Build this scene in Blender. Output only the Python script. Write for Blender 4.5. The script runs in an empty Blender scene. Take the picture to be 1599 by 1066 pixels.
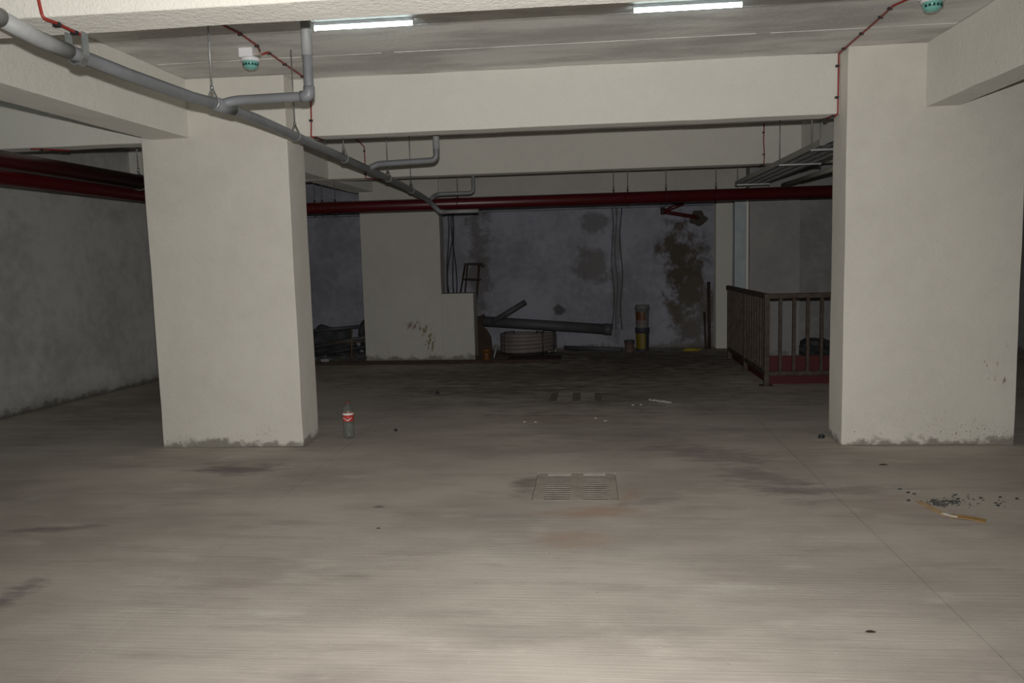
import bpy, bmesh, math, random
from mathutils import Vector, Matrix, noise
random.seed(7)
S = bpy.context.scene
COL = S.collection

# ------------------------------------------------------------------ camera, light, exposure
YAW, PITCH, ROLL, FPX = 0.09785110809855824, -0.10595983445142682, -0.026136023156205904, 1240.0
cam_d = bpy.data.cameras.new('camera')
cam = bpy.data.objects.new('camera', cam_d); COL.objects.link(cam)
fw = Vector((-math.sin(YAW)*math.cos(PITCH), math.cos(YAW)*math.cos(PITCH), math.sin(PITCH)))
rt = fw.cross(Vector((0, 0, 1))).normalized(); up = rt.cross(fw)
r2 = rt*math.cos(ROLL)+up*math.sin(ROLL); u2 = -rt*math.sin(ROLL)+up*math.cos(ROLL)
m = Matrix((r2, u2, -fw)).transposed().to_4x4(); m.translation = Vector((0, 0, 1.5))
cam.matrix_world = m
cam_d.sensor_fit = 'HORIZONTAL'; cam_d.sensor_width = 36.0; cam_d.lens = 36.0*FPX/1599.0
cam_d.clip_start = 0.05; cam_d.clip_end = 100
S.camera = cam

W = bpy.data.worlds.new('world'); S.world = W; W.use_nodes = True
W.node_tree.nodes['Background'].inputs[0].default_value = (0.5, 0.6, 0.8, 1)
W.node_tree.nodes['Background'].inputs[1].default_value = 0.004

fl = bpy.data.lights.new('camera_flash', 'SPOT')          # the photographer's flash, just above the lens
fl.energy = 730; fl.color = (1.0, 0.975, 0.935); fl.shadow_soft_size = 0.018
fl.spot_size = math.radians(117); fl.spot_blend = 1.0
flo = bpy.data.objects.new('camera_flash', fl); COL.objects.link(flo)
flo.matrix_world = m @ Matrix.Rotation(math.radians(1), 4, 'X'); flo.location = Vector((0, 0, 1.5)) + u2*0.13 + fw*0.0
S.view_settings.view_transform = 'Standard'; S.view_settings.look = 'None'
S.view_settings.exposure = 0.0; S.view_settings.gamma = 1.0; S.view_settings.use_curve_mapping = False

# ------------------------------------------------------------------ materials
class NT:
    def __init__(s, name):
        s.m = bpy.data.materials.new(name); s.m.use_nodes = True
        s.t = s.m.node_tree; s.n = s.t.nodes; s.l = s.t.links
        s.b = s.n['Principled BSDF']
        g = s.n.new('ShaderNodeNewGeometry'); s.pos = g.outputs['Position']; s.nor = g.outputs['Normal']
        tc = s.n.new('ShaderNodeTexCoord'); s.obj = tc.outputs['Object']
    def link(s, a, b): s.l.new(a, b)
    def mp(s, src, scale=(1, 1, 1), loc=(0, 0, 0), rot=(0, 0, 0), kind='POINT'):
        n = s.n.new('ShaderNodeMapping'); n.vector_type = kind
        n.inputs['Scale'].default_value = scale; n.inputs['Location'].default_value = loc; n.inputs['Rotation'].default_value = rot
        s.link(src, n.inputs[0]); return n.outputs[0]
    def noise(s, src, scale, detail=4, rough=0.55):
        n = s.n.new('ShaderNodeTexNoise'); n.inputs['Scale'].default_value = scale
        n.inputs['Detail'].default_value = detail; n.inputs['Roughness'].default_value = rough
        s.link(src, n.inputs['Vector']); return n.outputs['Fac']
    def vor(s, src, scale):
        n = s.n.new('ShaderNodeTexVoronoi'); n.inputs['Scale'].default_value = scale
        s.link(src, n.inputs['Vector']); return n.outputs['Distance']
    def rng(s, src, a, b, c=0.0, d=1.0, smooth=True):
        n = s.n.new('ShaderNodeMapRange'); n.interpolation_type = 'SMOOTHSTEP' if smooth else 'LINEAR'
        for i, v in zip((1, 2, 3, 4), (a, b, c, d)): n.inputs[i].default_value = v
        s.link(src, n.inputs[0]); return n.outputs[0]
    def math(s, op, a, b=None):
        n = s.n.new('ShaderNodeMath'); n.operation = op; n.use_clamp = False
        for i, v in enumerate((a, b)):
            if v is None: continue
            if isinstance(v, (int, float)): n.inputs[i].default_value = v
            else: s.link(v, n.inputs[i])
        return n.outputs[0]
    def mix(s, f, a, b):
        n = s.n.new('ShaderNodeMix'); n.data_type = 'RGBA'
        for i, v in ((0, f), (6, a), (7, b)):
            if isinstance(v, (int, float)): n.inputs[i].default_value = v
            elif isinstance(v, tuple): n.inputs[i].default_value = (*v, 1)
            else: s.link(v, n.inputs[i])
        return n.outputs[2]
    def xyz(s, src):
        n = s.n.new('ShaderNodeSeparateXYZ'); s.link(src, n.inputs[0]); return n.outputs
    def ell(s, c, r, rot=0.0, a=1.0, b=0.3, axes='xy'):
        """1 inside an ellipse round c, falling to 0 at its rim; axes xy for floors, xz for walls"""
        z3 = (c[0], c[1], 0) if axes == 'xy' else (c[0], 0, c[1])
        sc = (1/r[0], 1/r[1], 0) if axes == 'xy' else (1/r[0], 0, 1/r[1])
        v = s.n.new('ShaderNodeVectorMath'); v.operation = 'SUBTRACT'; s.link(s.pos, v.inputs[0]); v.inputs[1].default_value = z3
        q = s.mp(v.outputs[0], rot=(0, 0, -rot) if axes == 'xy' else (0, rot, 0))
        q = s.mp(q, scale=sc)
        l = s.n.new('ShaderNodeVectorMath'); l.operation = 'LENGTH'; s.link(q, l.inputs[0])
        return s.rng(l.outputs['Value'], a, b)
    def base(s, c):
        if isinstance(c, tuple): s.b.inputs['Base Color'].default_value = (*c, 1)
        else: s.link(c, s.b.inputs['Base Color'])
    def rough(s, v):
        if isinstance(v, (int, float)): s.b.inputs['Roughness'].default_value = v
        else: s.link(v, s.b.inputs['Roughness'])
    def bump(s, h, strength=0.3, dist=0.01):
        n = s.n.new('ShaderNodeBump'); n.inputs['Strength'].default_value = strength; n.inputs['Distance'].default_value = dist
        s.link(h, n.inputs['Height']); s.link(n.outputs[0], s.b.inputs['Normal'])
    def spec(s, v): s.b.inputs['Specular IOR Level'].default_value = v

def plaster(name, col, dark, base_dirt=True, bump=0.35, marks=(), mottle=0.5, stains=(), speck=1.0, dr=0.0):
    t = NT(name)
    n1 = t.noise(t.pos, 1.3, 5); n2 = t.noise(t.pos, 9, 4)
    f = t.math('ADD', t.math('MULTIPLY', n1, 0.65), t.math('MULTIPLY', n2, 0.35))
    c = t.mix(t.rng(f, 0.38, 0.66, 0, mottle), col, dark)
    # tiny knocks and holes in the paint
    v = t.vor(t.mp(t.pos, scale=(1, 1, 0.8)), 16)
    sp = t.math('MULTIPLY', t.rng(v, 0.05, 0.02), t.rng(t.noise(t.pos, 3.1, 2), 0.56, 0.62))
    c = t.mix(t.math('MULTIPLY', sp, 0.7*speck), c, (0.12, 0.11, 0.10))
    if base_dirt:
        z = t.xyz(t.pos)[2]
        edge = t.math('ADD', z, t.math('MULTIPLY', t.math('SUBTRACT', t.noise(t.pos, 7, 6, 0.7), 0.5), 0.30))
        c = t.mix(t.rng(edge, 0.075, 0.015, 0, 0.78), c, (0.17, 0.155, 0.13))
        sp2 = t.math('MULTIPLY', t.rng(t.noise(t.pos, 60, 3, 0.7), 0.60, 0.68), t.rng(z, 0.34, 0.05))
        c = t.mix(t.math('MULTIPLY', sp2, t.rng(t.noise(t.pos, 2.6, 2), 0.42, 0.62)), c, (0.10, 0.09, 0.075))
    for (cc, rr, rot, colr, sc, th) in marks:      # scuffs: noise strokes inside an ellipse
        e = t.ell(cc, rr, rot, 1.0, 0.5, 'xz')
        st = t.rng(t.noise(t.mp(t.pos, scale=sc, rot=(0, 0.5, 0)), 6, 3), th, th+0.05)
        c = t.mix(t.math('MULTIPLY', t.math('MULTIPLY', e, st), 0.8), c, colr)
    for (cc, rr, rot, colr, k) in stains:
        e = t.ell(cc, rr, rot, 1.15, 0.2, 'xz')
        st = t.rng(t.math('ADD', e, t.math('MULTIPLY', t.math('SUBTRACT', t.noise(t.pos, 3.5, 7, 0.7), 0.5), 4.0)), 0.15, 1.0)
        c = t.mix(t.math('MULTIPLY', t.math('MULTIPLY', st, t.rng(e, 0, 0.25)), k), c, colr)
    t.base(c); t.rough(0.85); t.spec(0.25); t.b.inputs['Diffuse Roughness'].default_value = dr
    h = t.math('ADD', t.math('MULTIPLY', t.noise(t.pos, 95, 3), 0.7), t.math('MULTIPLY', t.noise(t.pos, 26, 3), 0.7))
    t.bump(h, bump, 0.012)
    return t.m

WHITE = plaster('pillar_paint', (0.70, 0.675, 0.61), (0.60, 0.575, 0.52), dr=0.08,
                marks=(((3.02, 0.62), (0.16, 0.22), 0.5, (0.16, 0.09, 0.06), (3, 3, 1.2), 0.60),))
WHITE_DIM = plaster('dimmed_pillar_paint', (0.56, 0.545, 0.50), (0.47, 0.455, 0.42),  # distance dimness painted into the pillar and pier colour
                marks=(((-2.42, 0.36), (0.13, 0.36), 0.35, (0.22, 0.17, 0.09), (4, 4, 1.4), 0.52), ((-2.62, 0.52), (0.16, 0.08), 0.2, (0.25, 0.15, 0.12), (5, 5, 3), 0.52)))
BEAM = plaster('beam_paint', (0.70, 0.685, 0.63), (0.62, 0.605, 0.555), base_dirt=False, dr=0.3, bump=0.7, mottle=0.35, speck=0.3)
BEAM_DIM = plaster('dimmed_beam_paint', (0.52, 0.50, 0.46), (0.43, 0.415, 0.385), base_dirt=False, bump=0.5, mottle=0.6)  # beam paint darkened so the far end looks dimmer
WALLL = plaster('left_wall_plaster', (0.56, 0.565, 0.55), (0.36, 0.365, 0.36), mottle=0.8)
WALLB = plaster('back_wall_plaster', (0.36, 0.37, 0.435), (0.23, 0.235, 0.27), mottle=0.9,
                stains=(((1.50, 1.25), (0.50, 1.05), 0.1, (0.085, 0.07, 0.052), 0.95), ((1.55, 1.1), (0.36, 0.8), 0.1, (0.085, 0.07, 0.052), 0.7),
                        ((1.65, 0.5), (0.55, 0.8), 0.0, (0.12, 0.105, 0.085), 0.85),
                        ((0.05, 1.35), (0.4, 0.42), 0.3, (0.15, 0.14, 0.13), 0.75),
                        ((0.45, 1.2), (0.12, 1.3), 0.0, (0.15, 0.14, 0.125), 0.6),
                        ((0.1, 2.0), (0.3, 0.25), 0.0, (0.14, 0.13, 0.13), 0.7),
                        ((-1.75, 1.4), (0.30, 1.3), 0.0, (0.13, 0.12, 0.11), 0.75),
                        ((-0.45, 0.62), (0.16, 0.12), 0.0, (0.08, 0.08, 0.08), 0.9)))
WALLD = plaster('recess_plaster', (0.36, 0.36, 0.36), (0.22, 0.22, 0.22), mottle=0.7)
WALLR = plaster('ramp_wall_plaster', (0.35, 0.345, 0.34), (0.27, 0.265, 0.265), mottle=0.7)

def ceiling_mat():
    t = NT('ceiling_concrete')
    n1 = t.noise(t.mp(t.pos, scale=(0.5, 1.6, 1)), 2.0, 6, 0.6)
    c = t.mix(t.rng(n1, 0.38, 0.62), (0.74, 0.73, 0.69), (0.50, 0.49, 0.47))
    flecks = t.rng(t.noise(t.mp(t.pos, scale=(1, 2.2, 1)), 30, 4, 0.75), 0.585, 0.64)
    c = t.mix(t.math('MULTIPLY', flecks, 0.75), c, (0.78, 0.77, 0.74))
    dk = t.rng(t.noise(t.pos, 34, 2), 0.72, 0.76)
    c = t.mix(t.math('MULTIPLY', dk, 0.4), c, (0.2, 0.19, 0.18))
    sp_ = t.rng(t.noise(t.pos, 90, 2), 0.68, 0.73); c = t.mix(t.math('MULTIPLY', sp_, 0.8), c, (0.85, 0.84, 0.8))
    t.base(c); t.rough(0.75); t.b.inputs['Diffuse Roughness'].default_value = 0.08; t.bump(t.noise(t.pos, 20, 5), 0.35, 0.01); return t.m
CEIL = ceiling_mat()

def floor_mat():
    t = NT('broomed_concrete')
    big = t.noise(t.mp(t.pos, scale=(0.55, 1.1, 1)), 1.4, 6, 0.6)
    c = t.mix(t.rng(big, 0.33, 0.68), (0.55, 0.50, 0.445), (0.40, 0.36, 0.32))
    st = t.noise(t.mp(t.pos, scale=(0.6, 3.2, 1)), 2.2, 6, 0.65)
    c = t.mix(t.rng(st, 0.50, 0.70, 0, 0.55), c, (0.34, 0.295, 0.27))
    pale = t.noise(t.mp(t.pos, scale=(0.8, 1.8, 1), loc=(7, 3, 0)), 2.6, 5)
    c = t.mix(t.rng(pale, 0.56, 0.75, 0, 0.5), c, (0.66, 0.62, 0.55))
    # broom lines, across the drive
    wob = t.math('MULTIPLY', t.noise(t.pos, 1.1, 2), 0.03)
    y = t.math('ADD', t.xyz(t.pos)[1], wob)
    br = t.n.new('ShaderNodeTexNoise'); br.noise_dimensions = '2D'; br.inputs['Scale'].default_value = 1; br.inputs['Detail'].default_value = 3
    cv = t.n.new('ShaderNodeCombineXYZ'); t.link(t.math('MULTIPLY', t.xyz(t.pos)[0], 1.3), cv.inputs[0]); t.link(t.math('MULTIPLY', y, 85), cv.inputs[1])
    t.link(cv.outputs[0], br.inputs['Vector']); broom = br.outputs['Fac']
    c = t.mix(t.rng(broom, 0.40, 0.66, 0, 0.13), c, (0.36, 0.33, 0.29))
    # purple-brown oil and tyre stains, rust by the drain; far floor darkened to look dimmer
    P = (0.20, 0.155, 0.16); Rr = (0.42, 0.27, 0.20); D = (0.13, 0.11, 0.09)
    stn = t.noise(t.mp(t.pos, scale=(1, 2.6, 1)), 3.2, 7, 0.72)
    for (cc, rr, rot, colr, k) in (((-2.62, 5.50), (0.50, 0.24), -0.1, P, 0.85), ((-3.1, 4.2), (0.34, 0.07), 0.15, P, 0.7),
                                   ((0.85, 5.95), (0.75, 0.35), -0.5, P, 0.55), ((1.15, 5.2), (0.30, 0.65), 0.4, P, 0.6),
                                   ((0.4, 6.6), (1.5, 0.45), 0.1, P, 0.35), ((1.55, 5.0), (0.6, 0.16), 0.1, P, 0.45),
                                   ((-0.2, 7.3), (1.4, 0.4), 0.0, (0.30, 0.22, 0.19), 0.45), ((1.8, 4.6), (0.5, 0.6), 0, (0.40, 0.32, 0.28), 0.4),
                                   ((0.02, 4.55), (0.42, 0.16), 0.05, Rr, 0.7), ((-0.1, 4.1), (0.30, 0.22), 0.2, Rr, 0.45),
                                   ((-0.42, 5.1), (0.14, 0.34), 0, D, 0.6), ((0.22, 4.85), (0.10, 0.26), -0.3, Rr, 0.6),
                                   ((0.35, 4.75), (0.3, 0.1), 0.3, P, 0.4), ((-1.15, 3.55), (0.14, 0.08), 0, D, 0.35),
                                   ((-2.68, 3.28), (0.13, 0.26), 0, P, 0.8), ((-1.1, 8.9), (1.3, 0.6), 0.1, D, 0.45),
                                   ((0.0, 8.4), (0.7, 0.5), 0, D, 0.45), ((-1.3, 4.63), (0.05, 0.04), 0, D, 0.8),
                                   ((1.0, 11.3), (2.4, 1.8), 0, D, 0.9), ((-1.5, 12.0), (3.4, 1.3), 0, D, 0.9), ((-0.5, 10.0), (3.6, 1.5), 0, D, 0.75), ((0.3, 8.4), (3.0, 1.2), 0, D, 0.5),  # broad dark ellipses paint the dimness of the far floor
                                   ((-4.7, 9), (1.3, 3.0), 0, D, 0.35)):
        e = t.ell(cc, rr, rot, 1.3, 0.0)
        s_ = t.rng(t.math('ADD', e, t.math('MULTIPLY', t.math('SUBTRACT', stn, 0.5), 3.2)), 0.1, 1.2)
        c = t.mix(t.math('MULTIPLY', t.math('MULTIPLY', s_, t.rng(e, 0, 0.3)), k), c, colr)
    spk = t.rng(t.noise(t.pos, 38, 2, 0.5), 0.745, 0.775)
    c = t.mix(t.math('MULTIPLY', spk, 0.55), c, (0.12, 0.10, 0.08))
    spw = t.rng(t.noise(t.mp(t.pos, loc=(5, 5, 5)), 42, 2, 0.5), 0.76, 0.78)
    c = t.mix(t.math('MULTIPLY', spw, 0.5), c, (0.8, 0.78, 0.72))
    t.base(c); t.rough(0.8); t.spec(0.2)
    h = t.math('ADD', t.math('MULTIPLY', broom, 1.0), t.math('MULTIPLY', t.noise(t.pos, 45, 4), 0.5))
    t.bump(h, 0.22, 0.006); return t.m
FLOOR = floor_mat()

def simple(name, col, rough=0.6, metal=0.0, var=0.0, vscale=8, dark=None, bump=0.0, spec=0.5):
    t = NT(name)
    if var > 0:
        c = t.mix(t.rng(t.noise(t.obj, vscale, 5, 0.65), 0.4, 0.65, 0, var), col, dark or tuple(v*0.4 for v in col)); t.base(c)
    else: t.base(col)
    t.rough(rough); t.b.inputs['Metallic'].default_value = metal; t.spec(spec)
    if bump: t.bump(t.noise(t.obj, vscale*4, 4), bump, 0.004)
    return t.m
GREYP = simple('grey_pipe_plastic', (0.21, 0.222, 0.235), 0.45, 0, 0.5, 5, (0.145, 0.15, 0.155))
LIGHTP = simple('pale_pipe_plastic', (0.33, 0.34, 0.34), 0.55, 0, 0.5, 6, (0.22, 0.225, 0.23))
def red_pipe_mat():
    t = NT('red_pipe_paint')
    c = t.mix(t.rng(t.noise(t.obj, 3, 5, 0.65), 0.4, 0.65, 0, 0.4), (0.075, 0.004, 0.006), (0.045, 0.003, 0.004))
    up_ = t.xyz(t.nor)[2]
    dust = t.math('MULTIPLY', t.rng(up_, 0.72, 0.96), t.rng(t.noise(t.obj, 5, 4), 0.3, 0.55, 0.3, 0.85))
    t.base(t.mix(dust, c, (0.30, 0.285, 0.26))); t.rough(t.rng(dust, 0, 0.6, 0.34, 0.85, False)); return t.m
REDP = red_pipe_mat()
REDBRD = simple('red_board_paint', (0.075, 0.0015, 0.003), 0.65, 0, 0.4, 5, (0.05, 0.0015, 0.002))
GALV = simple('galvanised_steel', (0.42, 0.43, 0.43), 0.45, 0.8, 0.4, 10, (0.25, 0.26, 0.26))
RAILP = simple('dull_zinc', (0.40, 0.39, 0.35), 0.6, 0.15, 0.5, 3, (0.26, 0.25, 0.23))
TRAYM = simple('cable_tray_steel', (0.24, 0.245, 0.24), 0.55, 0.55, 0.5, 4, (0.12, 0.12, 0.12))
ROD = simple('hanger_steel', (0.28, 0.28, 0.27), 0.5, 0.7)
CABLE = simple('red_cable_sheath', (0.27, 0.024, 0.018), 0.45)
BLACK = simple('black_plastic', (0.018, 0.018, 0.02), 0.5)
BLACKC = simple('black_cable_rubber', (0.03, 0.03, 0.035), 0.6)
WPL = simple('white_plastic', (0.82, 0.82, 0.84), 0.4)
RUST = simple('rusty_railing_paint', (0.075, 0.058, 0.042), 0.6, 0.2, 0.8, 14, (0.045, 0.022, 0.014), bump=0.4)
RUST2 = simple('rusted_steel', (0.065, 0.042, 0.032), 0.8, 0.2, 0.7, 12, (0.03, 0.018, 0.014), bump=0.4)
TEAL = simple('teal_dome_plastic', (0.20, 0.48, 0.42), 0.15)
TEALD = simple('dark_teal_vents', (0.01, 0.06, 0.05), 0.4)
SLATC = simple('drain_concrete', (0.42, 0.38, 0.33), 0.85, 0, 0.6, 9, (0.27, 0.24, 0.20), bump=0.4)
SLATD = simple('damp_drain_concrete', (0.20, 0.18, 0.15), 0.8, 0, 0.6, 9, (0.10, 0.09, 0.075), bump=0.4)
PIT = simple('pit_concrete', (0.06, 0.05, 0.04), 0.9)
GRIT = simple('black_grit', (0.035, 0.04, 0.04), 0.8, 0, 0.6, 30, (0.12, 0.12, 0.11))
RIDGE = simple('ridge_plaster', (0.80, 0.79, 0.75), 0.9, 0, 0.9, 2.5, (0.5, 0.49, 0.47))
CRUMB = simple('plaster_crumbs', (0.62, 0.61, 0.56), 0.9)
TAPE = simple('ochre_veneer', (0.44, 0.27, 0.085), 0.6, 0, 0.5, 18, (0.30, 0.17, 0.05))
TAPEL = simple('pale_veneer', (0.52, 0.36, 0.20), 0.6, 0, 0.5, 18, (0.34, 0.2, 0.09))
PAPER_GLINT = simple('torn_paper_and_edge_glint', (0.78, 0.77, 0.72), 0.8)  # white of the torn patch, also the painted glint on the panel edge
HOSE = simple('off_white_hose', (0.21, 0.18, 0.17), 0.6, 0, 0.5, 3, (0.13, 0.105, 0.10))
DPIPE = simple('dark_grey_drain_pipe', (0.075, 0.08, 0.085), 0.6, 0, 0.4, 4, (0.045, 0.047, 0.05))
CARD = simple('brown_board', (0.055, 0.030, 0.020), 0.85, 0, 0.7, 6, (0.02, 0.014, 0.012), bump=0.4)
ORANGE = simple('orange_plastic', (0.17, 0.07, 0.01), 0.5, 0, 0.4, 9, (0.25, 0.08, 0.02))
YELLOW = simple('yellow_print', (0.17, 0.13, 0.012), 0.5)
ORNG2 = simple('orange_print', (0.13, 0.042, 0.016), 0.5, 0, 0.3, 9)
GREYB = simple('grey_bucket_plastic', (0.17, 0.175, 0.18), 0.5)
DARKB = simple('dark_bucket_plastic', (0.05, 0.05, 0.065), 0.5)
PINKW = simple('pale_pink_print', (0.16, 0.12, 0.11), 0.6)
TARP = simple('dark_tarpaulin', (0.045, 0.048, 0.052), 0.7, 0, 0.6, 5, (0.02, 0.02, 0.022), bump=0.5)
LUMP = simple('rubble_stone', (0.10, 0.105, 0.11), 0.9, 0, 0.7, 8, (0.05, 0.055, 0.06), bump=0.5)
LUMPL = simple('pale_rubble', (0.32, 0.32, 0.32), 0.9)
RUSTY_BUCKET = simple('brown_bucket', (0.14, 0.09, 0.08), 0.7)
WOOD = simple('brown_wood', (0.20, 0.13, 0.07), 0.7, 0, 0.6, 10, (0.10, 0.06, 0.03))
LABELR = simple('red_label', (0.50, 0.05, 0.04), 0.4)
LABELW = simple('white_label_print', (0.80, 0.78, 0.74), 0.5)
GALVPANEL = simple('galvanised_panel', (0.34, 0.38, 0.40), 0.5, 0.3, 0.4, 6, (0.22, 0.25, 0.27))  # plain sheet metal of the panel, no emission
def emis(name, col, s):
    t = NT(name); t.base((0.9, 0.9, 0.9)); t.b.inputs['Emission Color'].default_value = (*col, 1); t.b.inputs['Emission Strength'].default_value = s; return t.m
TUBE = emis('lit_tube', (0.80, 0.98, 1.0), 10.0)
def clear():
    t = NT('clear_bottle_plastic'); n = t.n
    tr = n.new('ShaderNodeBsdfTransparent'); tr.inputs[0].default_value = (0.95, 0.97, 0.96, 1)
    gl = n.new('ShaderNodeBsdfGlossy'); gl.inputs['Roughness'].default_value = 0.12
    df = n.new('ShaderNodeBsdfDiffuse'); df.inputs[0].default_value = (0.62, 0.66, 0.64, 1)
    lw = n.new('ShaderNodeLayerWeight'); lw.inputs['Blend'].default_value = 0.25
    m1 = n.new('ShaderNodeMixShader'); m1.inputs[0].default_value = 0.035; t.link(tr.outputs[0], m1.inputs[1]); t.link(df.outputs[0], m1.inputs[2])
    m2 = n.new('ShaderNodeMixShader'); t.link(t.math('ADD', t.math('MULTIPLY', lw.outputs['Facing'], 0.35), 0.04), m2.inputs[0]); t.link(m1.outputs[0], m2.inputs[1]); t.link(gl.outputs[0], m2.inputs[2])
    t.link(m2.outputs[0], n['Material Output'].inputs['Surface']); return t.m
CLEAR = clear()

# ------------------------------------------------------------------ mesh helpers
def box(bm, x0, x1, y0, y1, z0, z1, M=None):
    vs = [bm.verts.new((x, y, z)) for x in (x0, x1) for y in (y0, y1) for z in (z0, z1)]
    if M is not None:
        for v in vs: v.co = M @ v.co
    for f in ((0, 1, 3, 2), (4, 6, 7, 5), (0, 4, 5, 1), (2, 3, 7, 6), (0, 2, 6, 4), (1, 5, 7, 3)):
        bm.faces.new([vs[i] for i in f])
def gbox(bm, x0, x1, y0, y1, z0, z1, step=0.22, amp=0.004, seed=0):
    """box of welded grid faces with slightly uneven plaster surfaces"""
    nx, ny, nz = [max(1, min(60, round((b-a)/step))) for a, b in ((x0, x1), (y0, y1), (z0, z1))]
    cache = {}
    def V(i, j, k):
        key = (i, j, k)
        if key not in cache:
            p = Vector((x0+(x1-x0)*i/nx, y0+(y1-y0)*j/ny, z0+(z1-z0)*k/nz))
            d = noise.noise_vector(p*2.3+Vector((seed, 0, 0)))*amp + noise.noise_vector(p*9+Vector((0, seed, 0)))*amp*0.5
            cache[key] = bm.verts.new(p+d)
        return cache[key]
    for i in range(nx):
        for j in range(ny):
            bm.faces.new((V(i, j, 0), V(i, j+1, 0), V(i+1, j+1, 0), V(i+1, j, 0))); bm.faces.new((V(i, j, nz), V(i+1, j, nz), V(i+1, j+1, nz), V(i, j+1, nz)))
        for k in range(nz):
            bm.faces.new((V(i, 0, k), V(i+1, 0, k), V(i+1, 0, k+1), V(i, 0, k+1))); bm.faces.new((V(i, ny, k), V(i, ny, k+1), V(i+1, ny, k+1), V(i+1, ny, k)))
    for j in range(ny):
        for k in range(nz):
            bm.faces.new((V(0, j, k), V(0, j, k+1), V(0, j+1, k+1), V(0, j+1, k))); bm.faces.new((V(nx, j, k), V(nx, j+1, k), V(nx, j+1, k+1), V(nx, j, k+1)))
def tube(bm, pts, r, n=14, closed=False, caps=True):
    pts = [Vector(p) for p in pts]; rr = r if isinstance(r, (list, tuple)) else [r]*len(pts)
    rings = []; prev = None; L = len(pts)
    for i, p in enumerate(pts):
        if closed: d = (pts[(i+1) % L]-pts[i-1]).normalized()
        else:
            a = pts[max(i-1, 0)]; b = pts[min(i+1, L-1)]; d = (b-a).normalized()
        if prev is None:
            prev = d.cross(Vector((0, 0, 1)));
            if prev.length < 0.1: prev = d.cross(Vector((0, 1, 0)))
        u = (prev - d*prev.dot(d)).normalized(); w = d.cross(u); prev = u
        rings.append([bm.verts.new(p+(u*math.cos(2*math.pi*k/n)+w*math.sin(2*math.pi*k/n))*rr[i]) for k in range(n)])
    m_ = L if closed else L-1
    for i in range(m_):
        a, b = rings[i], rings[(i+1) % L]
        for k in range(n):
            f = bm.faces.new((a[k], a[(k+1) % n], b[(k+1) % n], b[k])); f.smooth = True
    if caps and not closed:
        bm.faces.new(rings[0][::-1]); bm.faces.new(rings[-1])
def bend(pts, rad=0.05, n=5):
    """round the corners of a polyline"""
    pts = [Vector(p) for p in pts]; out = [pts[0]]
    for a, b, c in zip(pts, pts[1:], pts[2:]):
        r = min(rad, (a-b).length*0.45, (c-b).length*0.45)
        p0 = b+(a-b).normalized()*r; p1 = b+(c-b).normalized()*r
        for i in range(n+1):
            t = i/n; out.append(p0*(1-t)**2+b*2*t*(1-t)+p1*t*t)
    out.append(pts[-1]); return out
def lathe(bm, prof, n=24, c=(0, 0, 0), M=None):
    rings = []
    for r, z in prof:
        rings.append([bm.verts.new((c[0]+r*math.cos(2*math.pi*k/n), c[1]+r*math.sin(2*math.pi*k/n), c[2]+z)) for k in range(n)] if r > 1e-6 else [bm.verts.new((c[0], c[1], c[2]+z))])
    for a, b in zip(rings, rings[1:]):
        for k in range(n):
            k2 = (k+1) % n
            if len(a) == 1 and len(b) == 1: continue
            if len(a) == 1: f = bm.faces.new((a[0], b[k2], b[k]))
            elif len(b) == 1: f = bm.faces.new((a[k], a[k2], b[0]))
            else: f = bm.faces.new((a[k], a[k2], b[k2], b[k]))
            f.smooth = True
    if M is not None:
        for v in {v for r_ in rings for v in r_}: v.co = M @ v.co
def lump(bm, c, r, seed=0, sub=2, amp=0.35, flat=1.0):
    g = bmesh.ops.create_icosphere(bm, subdivisions=sub, radius=1.0)
    for v in g['verts']:
        k = 1+noise.noise(v.co*1.6+Vector((seed*3.7, seed, 0)))*amp*2
        v.co = Vector(c)+Vector((v.co.x*r[0]*k, v.co.y*r[1]*k, v.co.z*r[2]*k*flat))
def plate(bm, xs, ys, holes, z0, z1):
    """flat plate over the grid xs * ys, without the cells listed in holes, with side walls"""
    nx, ny = len(xs)-1, len(ys)-1
    solid = lambda i, j: 0 <= i < nx and 0 <= j < ny and (i, j) not in holes
    V = {}
    def v(i, j, z):
        k = (i, j, z)
        if k not in V: V[k] = bm.verts.new((xs[i], ys[j], z))
        return V[k]
    for i in range(nx):
        for j in range(ny):
            if not solid(i, j): continue
            bm.faces.new((v(i, j, z1), v(i+1, j, z1), v(i+1, j+1, z1), v(i, j+1, z1)))
            bm.faces.new((v(i, j, z0), v(i, j+1, z0), v(i+1, j+1, z0), v(i+1, j, z0)))
            if not solid(i-1, j): bm.faces.new((v(i, j, z0), v(i, j, z1), v(i, j+1, z1), v(i, j+1, z0)))
            if not solid(i+1, j): bm.faces.new((v(i+1, j, z0), v(i+1, j+1, z0), v(i+1, j+1, z1), v(i+1, j, z1)))
            if not solid(i, j-1): bm.faces.new((v(i, j, z0), v(i+1, j, z0), v(i+1, j, z1), v(i, j, z1)))
            if not solid(i, j+1): bm.faces.new((v(i, j+1, z0), v(i, j+1, z1), v(i+1, j+1, z1), v(i+1, j+1, z0)))
def new(): return bmesh.new()
def obj(name, bm, mat, parent=None, bevel=0, loc=None):
    me = bpy.data.meshes.new(name)
    bmesh.ops.recalc_face_normals(bm, faces=bm.faces)
    if parent is not None and loc is None:
        o_ = Vector(parent.matrix_world.translation) if parent.parent is None else Vector(parent['_w'])
        bmesh.ops.translate(bm, verts=bm.verts, vec=-Vector(parent.get('_w', (0, 0, 0))))
    bm.to_mesh(me); bm.free(); me.materials.append(mat)
    o = bpy.data.objects.new(name, me); COL.objects.link(o)
    if parent is not None: o.parent = parent; o['_w'] = list(parent.get('_w', (0, 0, 0)))
    if bevel:
        b = o.modifiers.new('bevel', 'BEVEL'); b.width = bevel; b.segments = 2; b.limit_method = 'ANGLE'
    return o
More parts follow.
